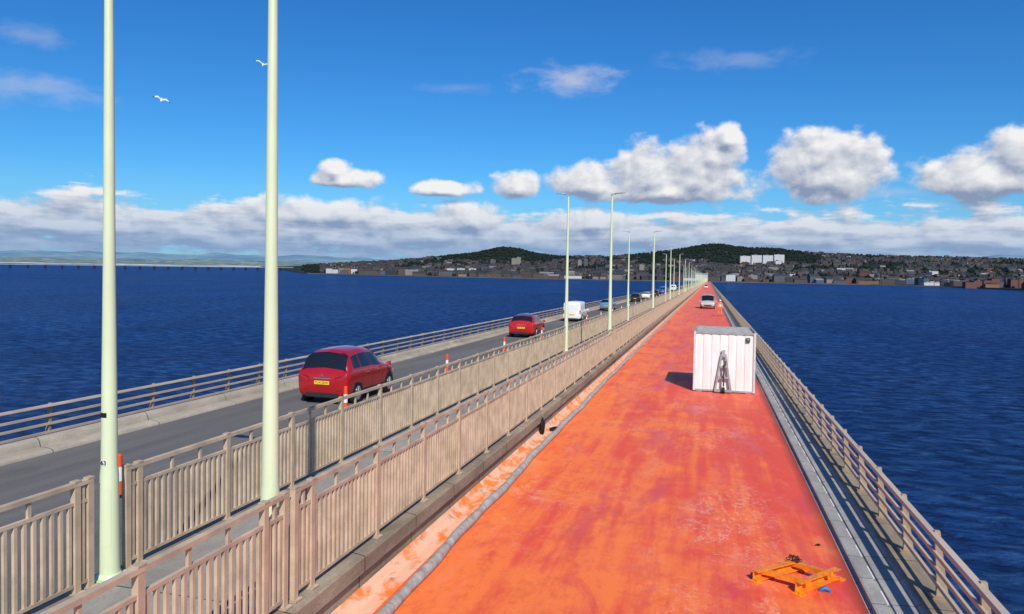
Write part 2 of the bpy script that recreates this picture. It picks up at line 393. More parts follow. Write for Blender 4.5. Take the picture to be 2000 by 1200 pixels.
m.loft([[(x,y,z) for x,z in pr] for y in (Y0,YE)])
info(m.obj('kerb',M['kerb'],shear=True),'grey drainage kerb units beside the red carriageway','kerb','structure')
m=MB()
y=1.0
while y<60:
    m.box(2.490,2.515,y,y+.5+random.uniform(-.06,.05),.058,.065); y+=.92
info(m.obj('kerb_slot',M['white'],shear=True),'pale slots in the drainage kerb',None,'structure')
strip('ledge',2.93,3.42,-.02,.08,M['conc'],'brown concrete edge ledge below the parapet','ledge')
m=MB(); pr=[(-15.31,-.01),(-15.32,.05),(-15.36,.08),(-15.62,.12),(-15.66,.10),(-15.70,.11),(-15.73,.24),(-15.79,.31),(-15.88,.33),(-15.95,.29),(-15.99,.20),(-16.01,.05)]
m.loft([[(x,y,z) for x,z in pr] for y in (Y0,YE)])
info(m.obj('kerb',M['concl'],shear=True,smooth=50),'pale concrete verge kerb beside the asphalt','kerb','structure')
strip('ledge',-16.58,-16.0,-.02,.10,M['conc'],'brown concrete edge ledge below the parapet','ledge')

# ---------------- railings ----------------
T0=7.58; BAY=30.6; NB=72
def pedestrian_railing(X,lo,hi,label):
    root=info(empty('pedestrian_railing',(0,0,0)),label,'railing',None,'footway railings')
    base=.615; H=1.34
    rails=MB(); bars=MB(); farp=MB(); posts=[]
    for k in range(-1,NB):
        a=T0+BAY*k+hi; b=T0+BAY*(k+1)-lo
        if k==-1: a=-4.0
        for z0,z1,wd in ((H-.05,H,.075),(H-.27,H-.23,.045),(.09,.13,.045)):
            rails.box(X-wd/2,X+wd/2,a,b,base+z0,base+z1)
        ps=[T0+BAY*k+.5+1.85*i for i in range(17)]
        ps=[q for q in ps if q>a-.01]
        if k>=0: ps=[a+.035]+ps
        ps=ps+[b-.035]
        posts+=ps
        for i in range(len(ps)-1):
            s,e=ps[i]+.04,ps[i+1]-.04
            if e-s<.1: continue
            if a<320:
                nb=max(1,round((e-s)/.122)); st=(e-s)/nb
                for j in range(nb):
                    yy=s+st*(j+.5)+random.uniform(-.003,.003); bars.box(X-.019,X+.019,yy-.020,yy+.020,base+.13,base+H-.27)
                ns=2 if e-s>1 else 1
                for j in range(ns):
                    yy=s+(e-s)*(j+1)/(ns+1); bars.box(X-.017,X+.017,yy-.021,yy+.021,base+H-.23,base+H-.05)
            else:
                for j in range(3):
                    yy=s+(e-s)*(j+.5)/3; bars.box(X-.014,X+.014,yy-.08,yy+.08,base+.13,base+H-.27)
    rails.obj('rail',M['rail'],root,True)
    bars.obj('baluster_infill',M['rail'],root,True,fix=False)
    m=MB(); m.box(-.035,.035,-.042,.042,0,H+.005); m.box(-.075,.075,-.075,.075,0,.018); m.box(-.041,.041,-.048,.048,H+.0,H+.018)
    pm=m.mesh('post',[M['rail']])
    posts.sort()
    for i,t in enumerate(posts):
        if i<100:
            o=bpy.data.objects.new('post',pm); o.location=(X,t,base+.003-S*t); o.parent=root; link(o)
        else: farp.box(X-.035,X+.035,t-.04,t+.04,base,base+H)
    o=farp.obj('post_row',M['rail'],root,True,fix=False); o["kind"]="stuff"
pedestrian_railing(-4.66,.07,.08,'tan painted footway railing beside the red carriageway')
pedestrian_railing(-7.20,.27,.26,'tan painted footway railing beside the asphalt road')

def parapet(X,inward,label):
    root=info(empty('bridge_parapet'),label,'railing',None,'bridge edge parapets')
    base=.08; H=.93
    r=MB()
    for z,rr in ((.98,.045),(.72,.03),(.50,.03),(.28,.03)):
        xx=X+inward*(-.10*(1-z/.98)-.02)
        if rr>.04:
            sec=[(-.065,-.02),(-.045,.03),(.045,.03),(.065,-.02),(.045,-.035),(-.045,-.035)]
            r.loft([[(xx+a,y,z+b) for a,b in sec] for y in (-6,YE)],closed=True,caps=True)
        else:
            r.box(xx-.02,xx+.02,-6,YE,z-rr,z+rr)
    r.obj('rail',M['railtop'],root,True)
    m=MB()
    zs=[0,.12,.3,.5,.7,.84,.95]
    def xc(z): return inward*(-.10*(1-z/.98)-.02) 
    wds=[.17,.14,.12,.105,.09,.08,.07]
    secs=[]
    for z,wd in zip(zs,wds):
        x0=xc(z)-inward*.05
        secs.append([(x0-wd/2,-.03,z),(x0+wd/2,-.03,z),(x0+wd/2,.03,z),(x0-wd/2,.03,z)])
    m.loft(secs,closed=True,caps=True)
    m.box(-.22 if inward>0 else .0, .0 if inward>0 else .22,-.09,.09,0,.025)
    pm=m.mesh('post',[M['rail2']])
    t=-3.1; i=0; far=MB()
    while t<YE:
        if i<100:
            o=bpy.data.objects.new('post',pm); o.location=(X,t,base-S*t); o.parent=root; link(o)
        else:
            xx=X-inward*.12; far.box(xx-.045,xx+.045,t-.03,t+.03,base,base+.9)
        t+=1.83;i+=1
    o=far.obj('post_row',M['rail2'],root,True,fix=False); o["kind"]="stuff"
parapet(3.12,-1,'tan steel bridge parapet above the open water beside red deck')
parapet(-16.18,1,'tan steel bridge parapet beyond the traffic lane')

# ---------------- street lamps ----------------
PR=[(.02,.122),(1.3,.108),(1.42,.098),(2.6,.086),(4.0,.071),(7.2,.053),(8.15,.046)]
def pr_at(z): return float(np.interp(z,[a for a,b in PR],[b for a,b in PR]))
def lamp_meshes():
    m=MB(); m.tube([(0,0,a) for a,b in PR],[b for a,b in PR],28)
    shaft=m.mesh('shaft',[M['pole']],smooth=40)
    m=MB(); m.box(-.20,.20,-.20,.20,0,.022); m.cyl((0,0,.022),(0,0,.07),.155,.128,24)
    for a in (-1,1):
        for b in (-1,1): m.cyl((a*.16,b*.16,.022),(a*.16,b*.16,.06),.018,.018,8)
    plate=m.mesh('base_plate',[M['pole']],smooth=40)
    m=MB(); m.cyl((0,0,8.10),(0,0,8.22),.052,.052,12); m.obox((.0,0,8.18),(.20,0,8.21),.06,.05)
    secs=[]
    for x,wd,h in ((.13,.05,.02),(.22,.12,.035),(.5,.14,.03),(.66,.08,.015)):
        z=8.20+x*.10; secs.append([(x,-wd,z-h*.3),(x,wd,z-h*.3),(x,wd*.8,z+h),(x,-wd*.8,z+h)])
    m.loft(secs,closed=True,caps=True)
    lan=m.mesh('lantern',[M['lantern']],smooth=30)
    m=MB()
    a0=rad(-62); vs=[];nn=6
    for i in range(nn+1):
        t=a0-.42+.84*i/nn
        for z in (.42,1.15): r=pr_at(z)+.004; vs.append((math.cos(t)*r,math.sin(t)*r,z))
    m.add(vs,[(2*i,2*i+2,2*i+3,2*i+1) for i in range(nn)],0)
    door=m.mesh('access_door',[M['pole']],smooth=40)
    return shaft,plate,lan,door
shaft,plate,lan,door=lamp_meshes()
def merged():
    m=MB(); m.cyl((0,0,0),(0,0,1.4),.118,.10,10,cap=False); m.cyl((0,0,1.4),(0,0,8.15),.10,.047,10)
    m.obox((0,0,8.18),(.22,0,8.21),.08,.05,1); m.obox((.18,0,8.21),(.66,0,8.26),.26,.05,1)
    return m.mesh('street_lamp',[M['pole'],M['lantern']],smooth=40)
farlamp=merged()
first=None
for k in range(NB):
    t=T0+BAY*k
    for X,yaw in ((-7.19,math.pi),(-4.91,0)):
        loc=(X,t,.625-S*t)
        if k<5:
            root=empty('street_lamp',loc)
            for nm,me in (('shaft',shaft),('base_plate',plate),('lantern',lan),('access_door',door)):
                o=bpy.data.objects.new(nm,me); o.parent=root; link(o)
                if nm in('lantern',): o.rotation_euler=(0,0,yaw)
            if first is None: first=root
        else:
            root=bpy.data.objects.new('street_lamp',farlamp); root.location=loc; root.rotation_euler=(0,0,yaw); link(root)
        lab='pale green tapered lamp post on the footway'
        if root is first: lab='pale green lamp post with number sticker and black band'
        info(root,lab,'street lamp',None,'lamp posts along the bridge footway')
def text_mesh(txt,size,name='lettering',ext=.001):
    cu=bpy.data.curves.new(name,'FONT'); cu.body=txt; cu.size=size; cu.align_x='CENTER'; cu.align_y='CENTER'; cu.extrude=ext; cu.offset=size*.012
    to=bpy.data.objects.new(name,cu); link(to); bpy.context.view_layer.update()
    me=bpy.data.meshes.new_from_object(to.evaluated_get(bpy.context.evaluated_depsgraph_get()))
    bpy.data.objects.remove(to); bpy.data.curves.remove(cu); me.materials.clear(); me.materials.append(M['ink']); return me
def wrap(z0,z1,ac,half,off):
    m=MB(); vs=[]; nn=6
    for i in range(nn+1):
        t=ac-half+2*half*i/nn
        for z in (z0,z1): r=pr_at(z)+off; vs.append((math.cos(t)*r,math.sin(t)*r,z))
    m.add(vs,[(2*i,2*i+2,2*i+3,2*i+1) for i in range(nn)]); return m
st=wrap(1.43,1.51,rad(-84),.42,.004).obj('number_sticker',M['white'],first,smooth=40)
o=bpy.data.objects.new('number',text_mesh('63',.078)); o.parent=st; o.location=(.008,-.106,1.468); o.rotation_euler=(math.pi/2,0,rad(5)); link(o)
wrap(2.03,2.09,rad(-100),.6,.003).obj('black_band',M['black'],first)

# ---------------- vehicles ----------------
def catmull(st,k=5):
    st=[np.array(s,float) for s in st]; out=[]
    for i in range(len(st)-1):
        p0=st[max(i-1,0)];p1=st[i];p2=st[i+1];p3=st[min(i+2,len(st)-1)]
        def tan(a,b,c):
            d1=(b-a);d2=(c-b); h1=max(b[0]-a[0],1e-6);h2=max(c[0]-b[0],1e-6)
            s1=d1/h1;s2=d2/h2; return np.where(s1*s2>0,2*s1*s2/np.where(abs(s1+s2)<1e-9,1,s1+s2),0)
        h=p2[0]-p1[0]
        t1=tan(p0,p1,p2) if i>0 else (p2-p1)/h
        t2=tan(p1,p2,p3) if i<len(st)-2 else (p2-p1)/h
        for j in range(k):
            t=j/k; a=2*t**3-3*t**2+1;b=t**3-2*t**2+t;c=-2*t**3+3*t**2;d=t**3-t**2
            v=a*p1+b*h*t1+c*p2+d*h*t2; v[0]=p1[0]+h*t; out.append(tuple(v))
    out.append(tuple(st[-1])); return out
def section(st):
    y,zb,belt,roof,w_,wr=st
    re=max(belt,roof-.11)
    return [(0,y,zb),(w_-.10,y,zb),(w_-.02,y,zb+(belt-zb)*.22),(w_,y,zb+(belt-zb)*.62),(w_-.02,y,belt-.05),(w_-.05,y,belt),
            (wr,y,re),(wr-.14,y,max(belt,roof-.025)),(0,y,roof+.03)]
def round_sec(h):
    o=[h[0]]
    for i in range(1,len(h)-1):
        a,b,c=Vector(h[i-1]),Vector(h[i]),Vector(h[i+1])
        f1=min(.28,.06/max((b-a).length,1e-4)); f2=min(.28,.06/max((c-b).length,1e-4))
        o+= [tuple(b.lerp(a,f1)),tuple(b.lerp(c,f2))]
    o.append(h[-1]); return o
def vehicle(kind,paint,label,loc,yaw=0,plate=None,detail=True,cat='car',roofmat=None,logo=False,group='vehicles queuing across the bridge',scale=1.0):
    T={
    'mpv':dict(st=[(0,.40,.82,.84,.70,.56),(.03,.32,.96,.98,.84,.72),(.12,.26,1.05,1.12,.91,.78),(.24,.23,1.08,1.36,.925,.76),(.44,.21,1.09,1.60,.93,.71),(.85,.20,1.09,1.69,.935,.67),(1.6,.20,1.08,1.72,.935,.65),(2.3,.20,1.05,1.66,.935,.62),(2.9,.20,1.01,1.44,.93,.63),(3.5,.20,.97,1.07,.92,.72),(3.95,.22,.84,.90,.86,.66),(4.20,.36,.60,.66,.64,.48)],
        rw=(.13,.50),ws=(2.45,3.40),sw=[(.56,1.06),(1.13,1.88),(1.94,2.74)],wh=(.76,3.40),r=.34),
    'suv':dict(st=[(0,.42,.90,.92,.72,.60),(.05,.34,1.03,1.05,.85,.70),(.12,.28,1.06,1.16,.90,.73),(.38,.26,1.07,1.46,.91,.70),(.8,.26,1.05,1.58,.92,.66),(1.8,.26,1.03,1.60,.92,.66),(2.5,.26,1.02,1.50,.92,.64),(3.2,.26,1.0,1.06,.91,.72),(3.85,.28,.88,.93,.86,.66),(4.1,.40,.66,.72,.72,.5)],
        rw=(.13,.48),ws=(2.56,3.12),sw=[(.55,.98),(1.04,1.76),(1.82,2.55)],wh=(.75,3.2),r=.36),
    'van':dict(st=[(0,.36,1.0,1.80,.84,.76),(.03,.30,1.02,1.88,.88,.80),(.3,.26,1.05,1.91,.90,.82),(1.5,.25,1.05,1.93,.91,.82),(2.9,.25,1.04,1.90,.91,.80),(3.1,.25,1.03,1.82,.91,.78),(3.75,.25,1.0,1.10,.90,.74),(4.25,.28,.86,.9,.85,.66),(4.42,.36,.62,.7,.72,.5)],
        rw=None,ws=(3.15,3.68),sw=[(2.55,3.15)],wh=(.85,3.6),r=.33),
    'bigvan':dict(st=[(0,.4,1.15,1.9,.9,.80),(.04,.34,1.17,1.96,.94,.82),(.4,.3,1.17,1.99,.96,.84),(2.4,.3,1.17,2.0,.96,.84),(3.6,.3,1.15,1.97,.96,.82),(3.9,.3,1.14,1.88,.96,.80),(4.6,.3,1.10,1.18,.95,.78),(4.95,.34,.96,1.0,.92,.7),(5.1,.42,.72,.78,.82,.6)],
        rw=None,ws=(3.88,4.62),sw=[(3.2,3.95)],wh=(1.0,4.3),r=.35),
    }[kind]
    root=empty('car' if cat=='car' else ('delivery_van' if cat=='van' else 'lorry'),loc); root.rotation_mode='QUATERNION'
    L=T['st'][-1][0]
    root.rotation_quaternion=(Matrix.Rotation(-S,4,'X')@Matrix.Rotation(yaw,4,'Z')).to_quaternion(); root.scale=scale if hasattr(scale,'__len__') else (scale,)*3
    info(root,label,cat,None,group)
    dense=catmull(T['st'],5)
    half=[section((s[0]-L/2,)+tuple(s[1:])) for s in dense]
    rs_=[round_sec(h) for h in half]
    full=[h+[(-x,y,z) for x,y,z in reversed(h[1:-1])] for h in rs_]
    b=MB(); b.loft(full,closed=True,caps=True)
    b.obj('body',paint,root,smooth=48)
    def at(yl,i):
        yl-=L/2
        for a,c in zip(half[:-1],half[1:]):
            if a[0][1]<=yl<=c[0][1]+1e-6:
                f=(yl-a[0][1])/(c[0][1]-a[0][1]); return Vector(a[i]).lerp(Vector(c[i]),f)
        return Vector(half[0][i])
    for (y0,y1) in T['sw']:
        for sg in (-1,1):
            g_=MB(); rows=[]
            for q in range(6):
                yy=y0+(y1-y0)*q/5; A=at(yy,5);B=at(yy,6)
                rows.append([(sg*(p_.x+.010),p_.y,p_.z+.003) for p_ in (A.lerp(B,.08),A.lerp(B,.5),A.lerp(B,.90))])
            g_.loft(rows); g_.obj('side_window',M['glass'],root,fix=False)
    def toppatch(y0,y1,nm):
        g_=MB(); rows=[]
        A=at(y0,8);B=at(y1,8); nrm=Vector((0,-(B.z-A.z),(B.y-A.y))).normalized()
        if nrm.z<0: nrm=-nrm
        for q in range(9):
            yy=y0+(y1-y0)*q/8
            e=at(yy,7)+nrm*.016; c_=at(yy,8)+nrm*.014; s_=at(yy,6)+nrm*.014+Vector((.004,0,0))
            rows.append([(-s_.x*.985,s_.y,s_.z),(-e.x,e.y,e.z),(-e.x*.5,e.y,(e.z+c_.z)/2),(c_.x,c_.y,c_.z),(e.x*.5,e.y,(e.z+c_.z)/2),(e.x,e.y,e.z),(s_.x*.985,s_.y,s_.z)])
        g_.loft(rows); return g_.obj(nm,M['glass'],root,fix=False,smooth=60)
    toppatch(*T['ws'],'windscreen')
    if T['rw']: toppatch(*T['rw'],'rear_window')
    else:
        for sg in (-1,1):
            g_=MB(); ztop=half[5][6][2]-.14; g_.add([(sg*.03,-L/2-.012,1.22),(sg*.64,-L/2-.012,1.22),(sg*.60,-L/2-.012,ztop),(sg*.03,-L/2-.012,ztop)],[(0,1,2,3)])
            g_.obj('rear_window' if kind=='bigvan' else 'rear_door_panel',M['glass'] if kind=='bigvan' else paint,root,fix=False)
    W0=T['st'][3][4]
    for yy in T['wh']:
        for sg in (-1,1):
            r=T['r']; y_=yy-L/2; x1=sg*(W0+.012); x0=sg*(W0-.20)
            ar=MB(); ar.cyl((sg*(W0-.12),y_,r+.02),(sg*(W0+.004),y_,r+.02),r+.05,r+.05,24); ar.obj('wheel_arch',M['trim'],root)
            we=empty('wheel',(0,0,0)); we.parent=root
            t_=MB(); t_.cyl((x0,y_,r),(x1,y_,r),r,r,28); t_.obj('tyre',M['black'],we,smooth=40)
            t_=MB(); t_.cyl((x1-sg*.02,y_,r),(x1+sg*.004,y_,r),r*.66,r*.66,20)
            for a in range(5):
                an=a*2*math.pi/5; t_.obox((x1+sg*.008,y_,r),(x1+sg*.008,y_+math.cos(an)*r*.6,r+math.sin(an)*r*.6),.05,.012,0,up=(1,0,0))
            t_.obj('rim',M['chrome'],we)
    zb=T['st'][1][2]
    for sg in (-1,1):
        t_=MB()
        if T['rw']:
            rows=[]
            for yl,xf in ((.012,.60),(.03,.88),(.08,1.0),(.2,1.0),(.3,1.0)):
                p3=at(yl,3);p5=at(yl,5); xx=lambda p_:p_.x*xf+.012
                rows.append([(sg*xx(p3.lerp(p5,f)),p3.y-.014,p3.lerp(p5,f).z) for f in ((.25,.6,.95) if yl<.25 else (.55,.7,.85))])
            t_.loft(rows)
        else: t_.box(sg*.80-.05,sg*.80+.05,-L/2-.02,-L/2+.06,.75,1.10)
        t_.obj('tail_light',M['tail'],root,fix=False,smooth=60)
        t_=MB(); zf=T['st'][-2][2]
        t_.loft([[(sg*(T['st'][-1][4]-.22),L/2+.012,z) for z in (zf-.26,zf-.14)],[(sg*(T['st'][-1][4]+.02),L/2-.02,z) for z in (zf-.26,zf-.10)],[(sg*(T['st'][-2][4]+.014),L/2-.27,z) for z in (zf-.17,zf-.03)]])
        t_.obj('headlight',M['lamp'],root,fix=False)
        t_=MB(); ym=T['ws'][1]-.30-L/2
        t_.loft([[(sg*(W0-.02),ym-.02,1.02),(sg*(W0-.02),ym+.08,1.02),(sg*(W0-.02),ym+.06,1.10),(sg*(W0-.02),ym-.02,1.10)],[(sg*(W0+.18),ym-.04,1.0),(sg*(W0+.18),ym+.05,1.02),(sg*(W0+.17),ym+.04,1.15),(sg*(W0+.17),ym-.04,1.15)]],closed=True,caps=True)
        t_.obj('wing_mirror',paint,root)
    t_=MB(); zz=T['st'][0][1]; t_.box(-W0*.62,W0*.62,-L/2-.012,-L/2+.25,zz-.16,zz-.02); t_.obj('bumper',M['trim'],root)
    t_=MB(); t_.box(-W0*.50,W0*.50,L/2-.05,L/2+.015,T['st'][-1][1]-.02,T['st'][-1][1]+.16); t_.obj('grille',M['trim'],root)
    pz=.70
    t_=MB(); t_.box(-.26,.26,-L/2-.032,-L/2-.002,pz-.055,pz+.055); po=t_.obj('number_plate',M['plate'],root)
    if plate:
        o=bpy.data.objects.new('lettering',text_mesh(plate,.098)); o.parent=po; o.location=(0,-L/2-.034,pz); o.rotation_euler=(math.pi/2,0,0); link(o)
    if detail:
        for sg in (-1,1):
            for yy in ([1.68,2.52] if kind=='mpv' else [1.6,2.5]):
                t_=MB(); a=at(yy,4); t_.box(min(sg*a.x,sg*(a.x+.035)),max(sg*a.x,sg*(a.x+.035)),a.y-.19,a.y-.03,.92,.945); t_.obj('door_handle',paint if kind!='mpv' else M['chrome'],root)
            t_=MB()
            for yy in (1.10,1.91,2.80):
                pts=[at(yy,i) for i in (2,3,4)]
                for q in range(2):
                    t_.obox((sg*(pts[q].x+.001),pts[q].y,pts[q].z),(sg*(pts[q+1].x+.001),pts[q+1].y,pts[q+1].z),.008,.008)
            for q in range(8):
                a=at(.9+q*.28,2); b_=at(1.18+q*.28,2)
                if .9+q*.28<2.9: t_.obox((sg*(a.x-.004),a.y,a.z+.01),(sg*(b_.x-.004),b_.y,b_.z+.01),.02,.05)
            t_.obj('door_seam',M['trim'],root)
            if T['rw'] and kind=='suv':
                t_=MB(); zr=at(1.6,7).z+.02; t_.obox((sg*.52,.95-L/2,zr-.02),(sg*.52,2.25-L/2,zr-.01),.03,.03); t_.obj('roof_rail',M['trim'],root)
        if T['rw']:
            t_=MB(); A=at(T['rw'][0]+.02,8); B=at(T['rw'][1],8)
            t_.obox(A+Vector((0,-.03,.02)),A.lerp(B,.35)+Vector((.34,-.05,.03)),.02,.015); t_.obj('rear_wiper',M['trim'],root)
            t_=MB(); ys=T['rw'][1]; c8=at(ys,8); c6=at(ys,7)
            t_.loft([[(x_,c8.y-.11+abs(x_)*.05,z_-.01),(x_,c8.y+.14,z_+.05)] for x_,z_ in ((-.52,c6.z),(-.28,(c6.z+c8.z)/2+.005),(0,c8.z),(.28,(c6.z+c8.z)/2+.005),(.52,c6.z))]); t_.obj('roof_spoiler',paint,root,fix=False)
            t_=MB(); t_.box(-.30,.30,-L/2-.02,-L/2+.02,zb-.135,zb-.115); t_.obj('chrome_strip',M['chrome'],root)
    if logo:
        t_=MB()
        for dz in (0,.04):
            for sg in (-1,1): t_.obox((0,-L/2-.02,zb-.045+dz),(sg*.055,-L/2-.02,zb-.08+dz),.012,.02,0,up=(0,1,0))
        t_.obj('emblem',M['chrome'],root)
        t_=MB()
        for sg in (-1,1): t_.box(min(sg*.50,sg*.66),max(sg*.50,sg*.66),-L/2-.012,-L/2+.05,.46,.49)
        t_.obj('reflector',M['tail'],root)
    if roofmat:
        t_=MB(); rows=[]
        for q in range(9):
            yy=.6+(2.4-.6)*q/8; e=at(yy,7); c_=at(yy,8); rows.append([(-e.x,e.y,e.z+.012),(-e.x*.5,e.y,(e.z+c_.z)/2+.013),(0,c_.y,c_.z+.012),(e.x*.5,e.y,(e.z+c_.z)/2+.013),(e.x,e.y,e.z+.012)])
        t_.loft(rows); t_.obj('roof',roofmat,root,fix=False,smooth=60)
    return root
def deck(x,y,dz=0): return (x,y,-S*y+dz)
vehicle('mpv',M['redcar'],'dark red people carrier driving along the asphalt lane',deck(-12.65,24.6),0,'YL14 ZDW',logo=True,scale=(1.06,.97,1.08))
vehicle('suv',M['redcar2'],'bright red small SUV with black roof in the lane',deck(-13.2,54.4),0,'SP19 KHG',roofmat=M['darkcar'],scale=(1.08,1.0,1.06))
vehicle('van',M['whitecar'],'small white panel van following the red cars',deck(-13.4,76.5),0,'SV17 LKX',cat='van',scale=1.06)
vehicle('suv',M['bluecar'],'pale blue hatchback in the line of traffic',deck(-13.5,103),0,'SN66 TYB',detail=False)
vehicle('mpv',M['darkcar'],'black estate car in the line of traffic',deck(-13.6,145),0,detail=False)
vehicle('suv',M['whitecar'],'white hatchback in the line of traffic',deck(-13.5,168),0,detail=False)
vehicle('mpv',M['darkcar'],'black car further along the bridge lane',deck(-13.5,196),0,detail=False)
vehicle('bigvan',M['bluetruck'],'blue high-sided lorry on the bridge lane',deck(-13.5,232),0,cat='lorry',detail=False,scale=1.2)
vehicle('bigvan',M['whitecar'],'white high-roofed van far along the lane',deck(-13.5,300),0,cat='van',detail=False,scale=1.2)
vehicle('suv',M['darkcar'],'dark car far along the bridge lane',deck(-13.5,350),0,detail=False)
vehicle('bigvan',M['silver'],'silver works van parked facing on the red deck',deck(-.1,122),math.pi,cat='van',detail=False,group='works vehicles on the closed carriageway',scale=(1.15,1.1,1.1))
vehicle('bigvan',M['whitecar'],'white works van far along the red deck',deck(-1.4,420),math.pi,cat='van',detail=False,group='works vehicles on the closed carriageway')

for i in range(24):
    t=[12.0,21.6,32.0,42.4][i] if i<4 else 42.4+10.2*(i-3)
    X_=[-11.15,-11.25,-11.55,-11.7][i] if i<4 else -11.7
    root=info(empty('traffic_delineator',deck(X_,t,.001)),'orange and white delineator post on the road centre line','traffic post',None,'delineator posts')
    m=MB(); m.tube([(0,0,0),(0,0,.03),(0,0,.05)],[.13,.12,.06],14); m.obj('base',M['black'],root,smooth=40)
    m=MB(); m.tube([(0,0,.05),(0,0,.32)],[.062,.062],14,0); m.tube([(0,0,.32),(0,0,.60)],[.066,.066],14,1); m.tube([(0,0,.60),(0,0,.82),(0,0,.85)],[.062,.062,.03],14,0)
    m.obj('tube_body',[M['orange'],M['white']],root,smooth=40)

# ---------------- container ----------------
cx0,cx1,cy0,cy1=-.53,1.86,30.7,33.9; chh=2.44
root=info(empty('site_container',deck((cx0+cx1)/2,cy0)),'white ribbed site container standing on the red deck','container')
root.rotation_euler=(-S,0,0)
hw=(cx1-cx0)/2; ln=cy1-cy0
m=MB()
def ribs(L):
    n_=int(L/.28); out=[]
    for i in range(n_):
        a=-L/2+L*i/n_; d=L/n_
        out+= [(a,0),(a+d*.62,0),(a+d*.70,-.022),(a+d*.92,-.022)]
    out.append((L/2,0)); return out
pr=ribs(2*hw-.16)
m.loft([[(x,-.0+.03+d*-1,z) for x,d in pr] for z in (.10,chh-.10)])
m.loft([[(x,ln-.03,z) for x,d in pr] for z in (.10,chh-.10)])
pr2=ribs(ln-.16)
for sg in (-1,1): m.loft([[(sg*(hw-.03+d),ln/2+x,z) for x,d in pr2] for z in (.10,chh-.10)])
m.obj('wall',M['clad'],root,fix=False)
m=MB()
for sx in (-1,1):
    for yy in (0.04,ln-.04): m.box(sx*(hw-.04)-.04,sx*(hw-.04)+.04,yy-.05,yy+.04,0.04,chh-.02)
m.obj('corner_post',simple('grey white frame paint',(.60,.61,.60),.5,var=.1,scale=4),root)
m=MB()
for z in (.07,chh-.06):
    for yy in (.035,ln-.035): m.box(-hw+.08,hw-.08,yy-.038,yy+.033,z-.035,z+.035)
    for sx in (-1,1): m.box(sx*(hw-.035)-.033,sx*(hw-.035)+.033,.08,ln-.08,z-.035,z+.035)
m.obj('frame',M['galv'],root)
m=MB(); m.box(-hw+.05,hw-.05,.06,ln-.06,chh-.10,chh-.05); 
for yy in (.3,.9,1.5,2.1,2.7): m.box(-hw+.1,hw-.1,yy-.03,yy+.03,chh-.05,chh-.02)
for sg in (-1,1): m.box(sg*(hw-.03)-.03,sg*(hw-.03)+.03,.0,ln,chh-.02,chh+.02)
m.box(-hw+.06,hw-.06,ln-.05,ln,chh-.02,chh+.02)
m.obj('roof',M['galv'],root)
m=MB(); m.box(hw-.38,hw-.23,-.05,0.0,chh-.38,chh-.21); bo=m.obj('control_box',M['green'],root)
m=MB(); m.cyl((hw-.305,-.06,chh-.27),(hw-.305,-.052,chh-.27),.025,.025,12); m.obj('indicator',M['lime'],bo)
m=MB()
ax=-.03
m.obox((ax-.30,-.10,.12),(ax-.07,-.07,1.55),.09,.07); m.obox((ax+.30,-.10,.12),(ax+.07,-.07,1.55),.09,.07)
m.obox((ax-.23,-.12,.62),(ax+.23,-.12,.62),.07,.07); m.obox((ax-.16,-.12,1.05),(ax+.16,-.12,1.05),.07,.07)
m.obox((ax,-.10,1.45),(ax,-.08,1.72),.13,.08); m.obox((ax-.33,-.16,.10),(ax+.33,-.16,.10),.08,.10)
m.obj('drawbar',M['galv'],root)
m=MB(); m.obox((ax+.02,-.22,.28),(ax+.02,-.17,1.15),.06,.06); m.obox((ax-.04,-.2,.6),(ax+.1,-.2,1.3),.03,.03); m.obj('jockey_leg',M['rust'],root)
m=MB(); m.cyl((ax-.05,-.24,.13),(ax+.07,-.24,.13),.12,.12,18); m.obj('jockey_wheel',M['black'],root,smooth=40)
m=MB()
for sg in (-1,1):
    m.box(sg*(hw-.25)-.10,sg*(hw-.25)+.10,.02,.22,.0,.045); m.box(sg*(hw-.25)-.10,sg*(hw-.25)+.10,ln-.25,ln-.05,.0,.045)
m.obj('foot',M['galv'],root)

# ---------------- orange lifting frame ----------------
root=info(empty('lifting_frame',deck(1.37,11.75)),'orange steel frame with chain lying on red deck','frame')
root.rotation_euler=(0,0,rad(47)); root.scale=(.88,.88,.88)
def chan(m,p0,p1,w_,h_):
    p0=Vector(p0);p1=Vector(p1);d=(p1-p0).normalized();r=Vector((d.y,-d.x,0))
    z=Vector((0,0,1)); t=.014
    m.obox(p0+z*(h_/2),p1+z*(h_/2),t,h_)
    m.obox(p0+r*w_/2+z*(h_-t/2),p1+r*w_/2+z*(h_-t/2),w_-.014,t)
    m.obox(p0+r*w_/2+z*(t/2),p1+r*w_/2+z*(t/2),w_-.014,t)
m=MB(); chan(m,(-.66,.36,.03),(.46,.30,.03),.12,.16); m.obj('beam',M['steelorange'],root)
m=MB(); chan(m,(-.44,-.32,.03),(.68,-.28,.03),.12,.17); m.obj('beam',M['steelorange'],root)
for x,dx in ((-.36,.12),(.32,.04)):
    m=MB(); m.obox((x-dx,.42,.13),(x+dx,-.44,.19),.08,.08); m.obj('cross_bar',M['steelorange'],root)
for x,y in ((-.66,.30),(.46,.25),(-.44,-.38),(.68,-.34)):
    m=MB(); m.box(x-.08,x+.08,y-.09,y+.07,0,.028); m.cyl((x,y-.04,.028),(x,y-.04,.05),.025,.025,8); m.obj('foot_plate',M['steelorange'],root)
m=MB()
random.seed(3)
for i in range(20):
    c=Vector((.28+random.uniform(-.07,.07),.26+random.uniform(-.12,.10),.22+random.uniform(0,.05)))
    a=Vector((random.uniform(-1,1),random.uniform(-1,1),random.uniform(-.5,.5))).normalized()*.034
    b_=a.orthogonal().normalized()*.020
    m.tube([c+a*math.cos(q)+b_*math.sin(q) for q in [j*math.pi/4 for j in range(9)]],.008,5)
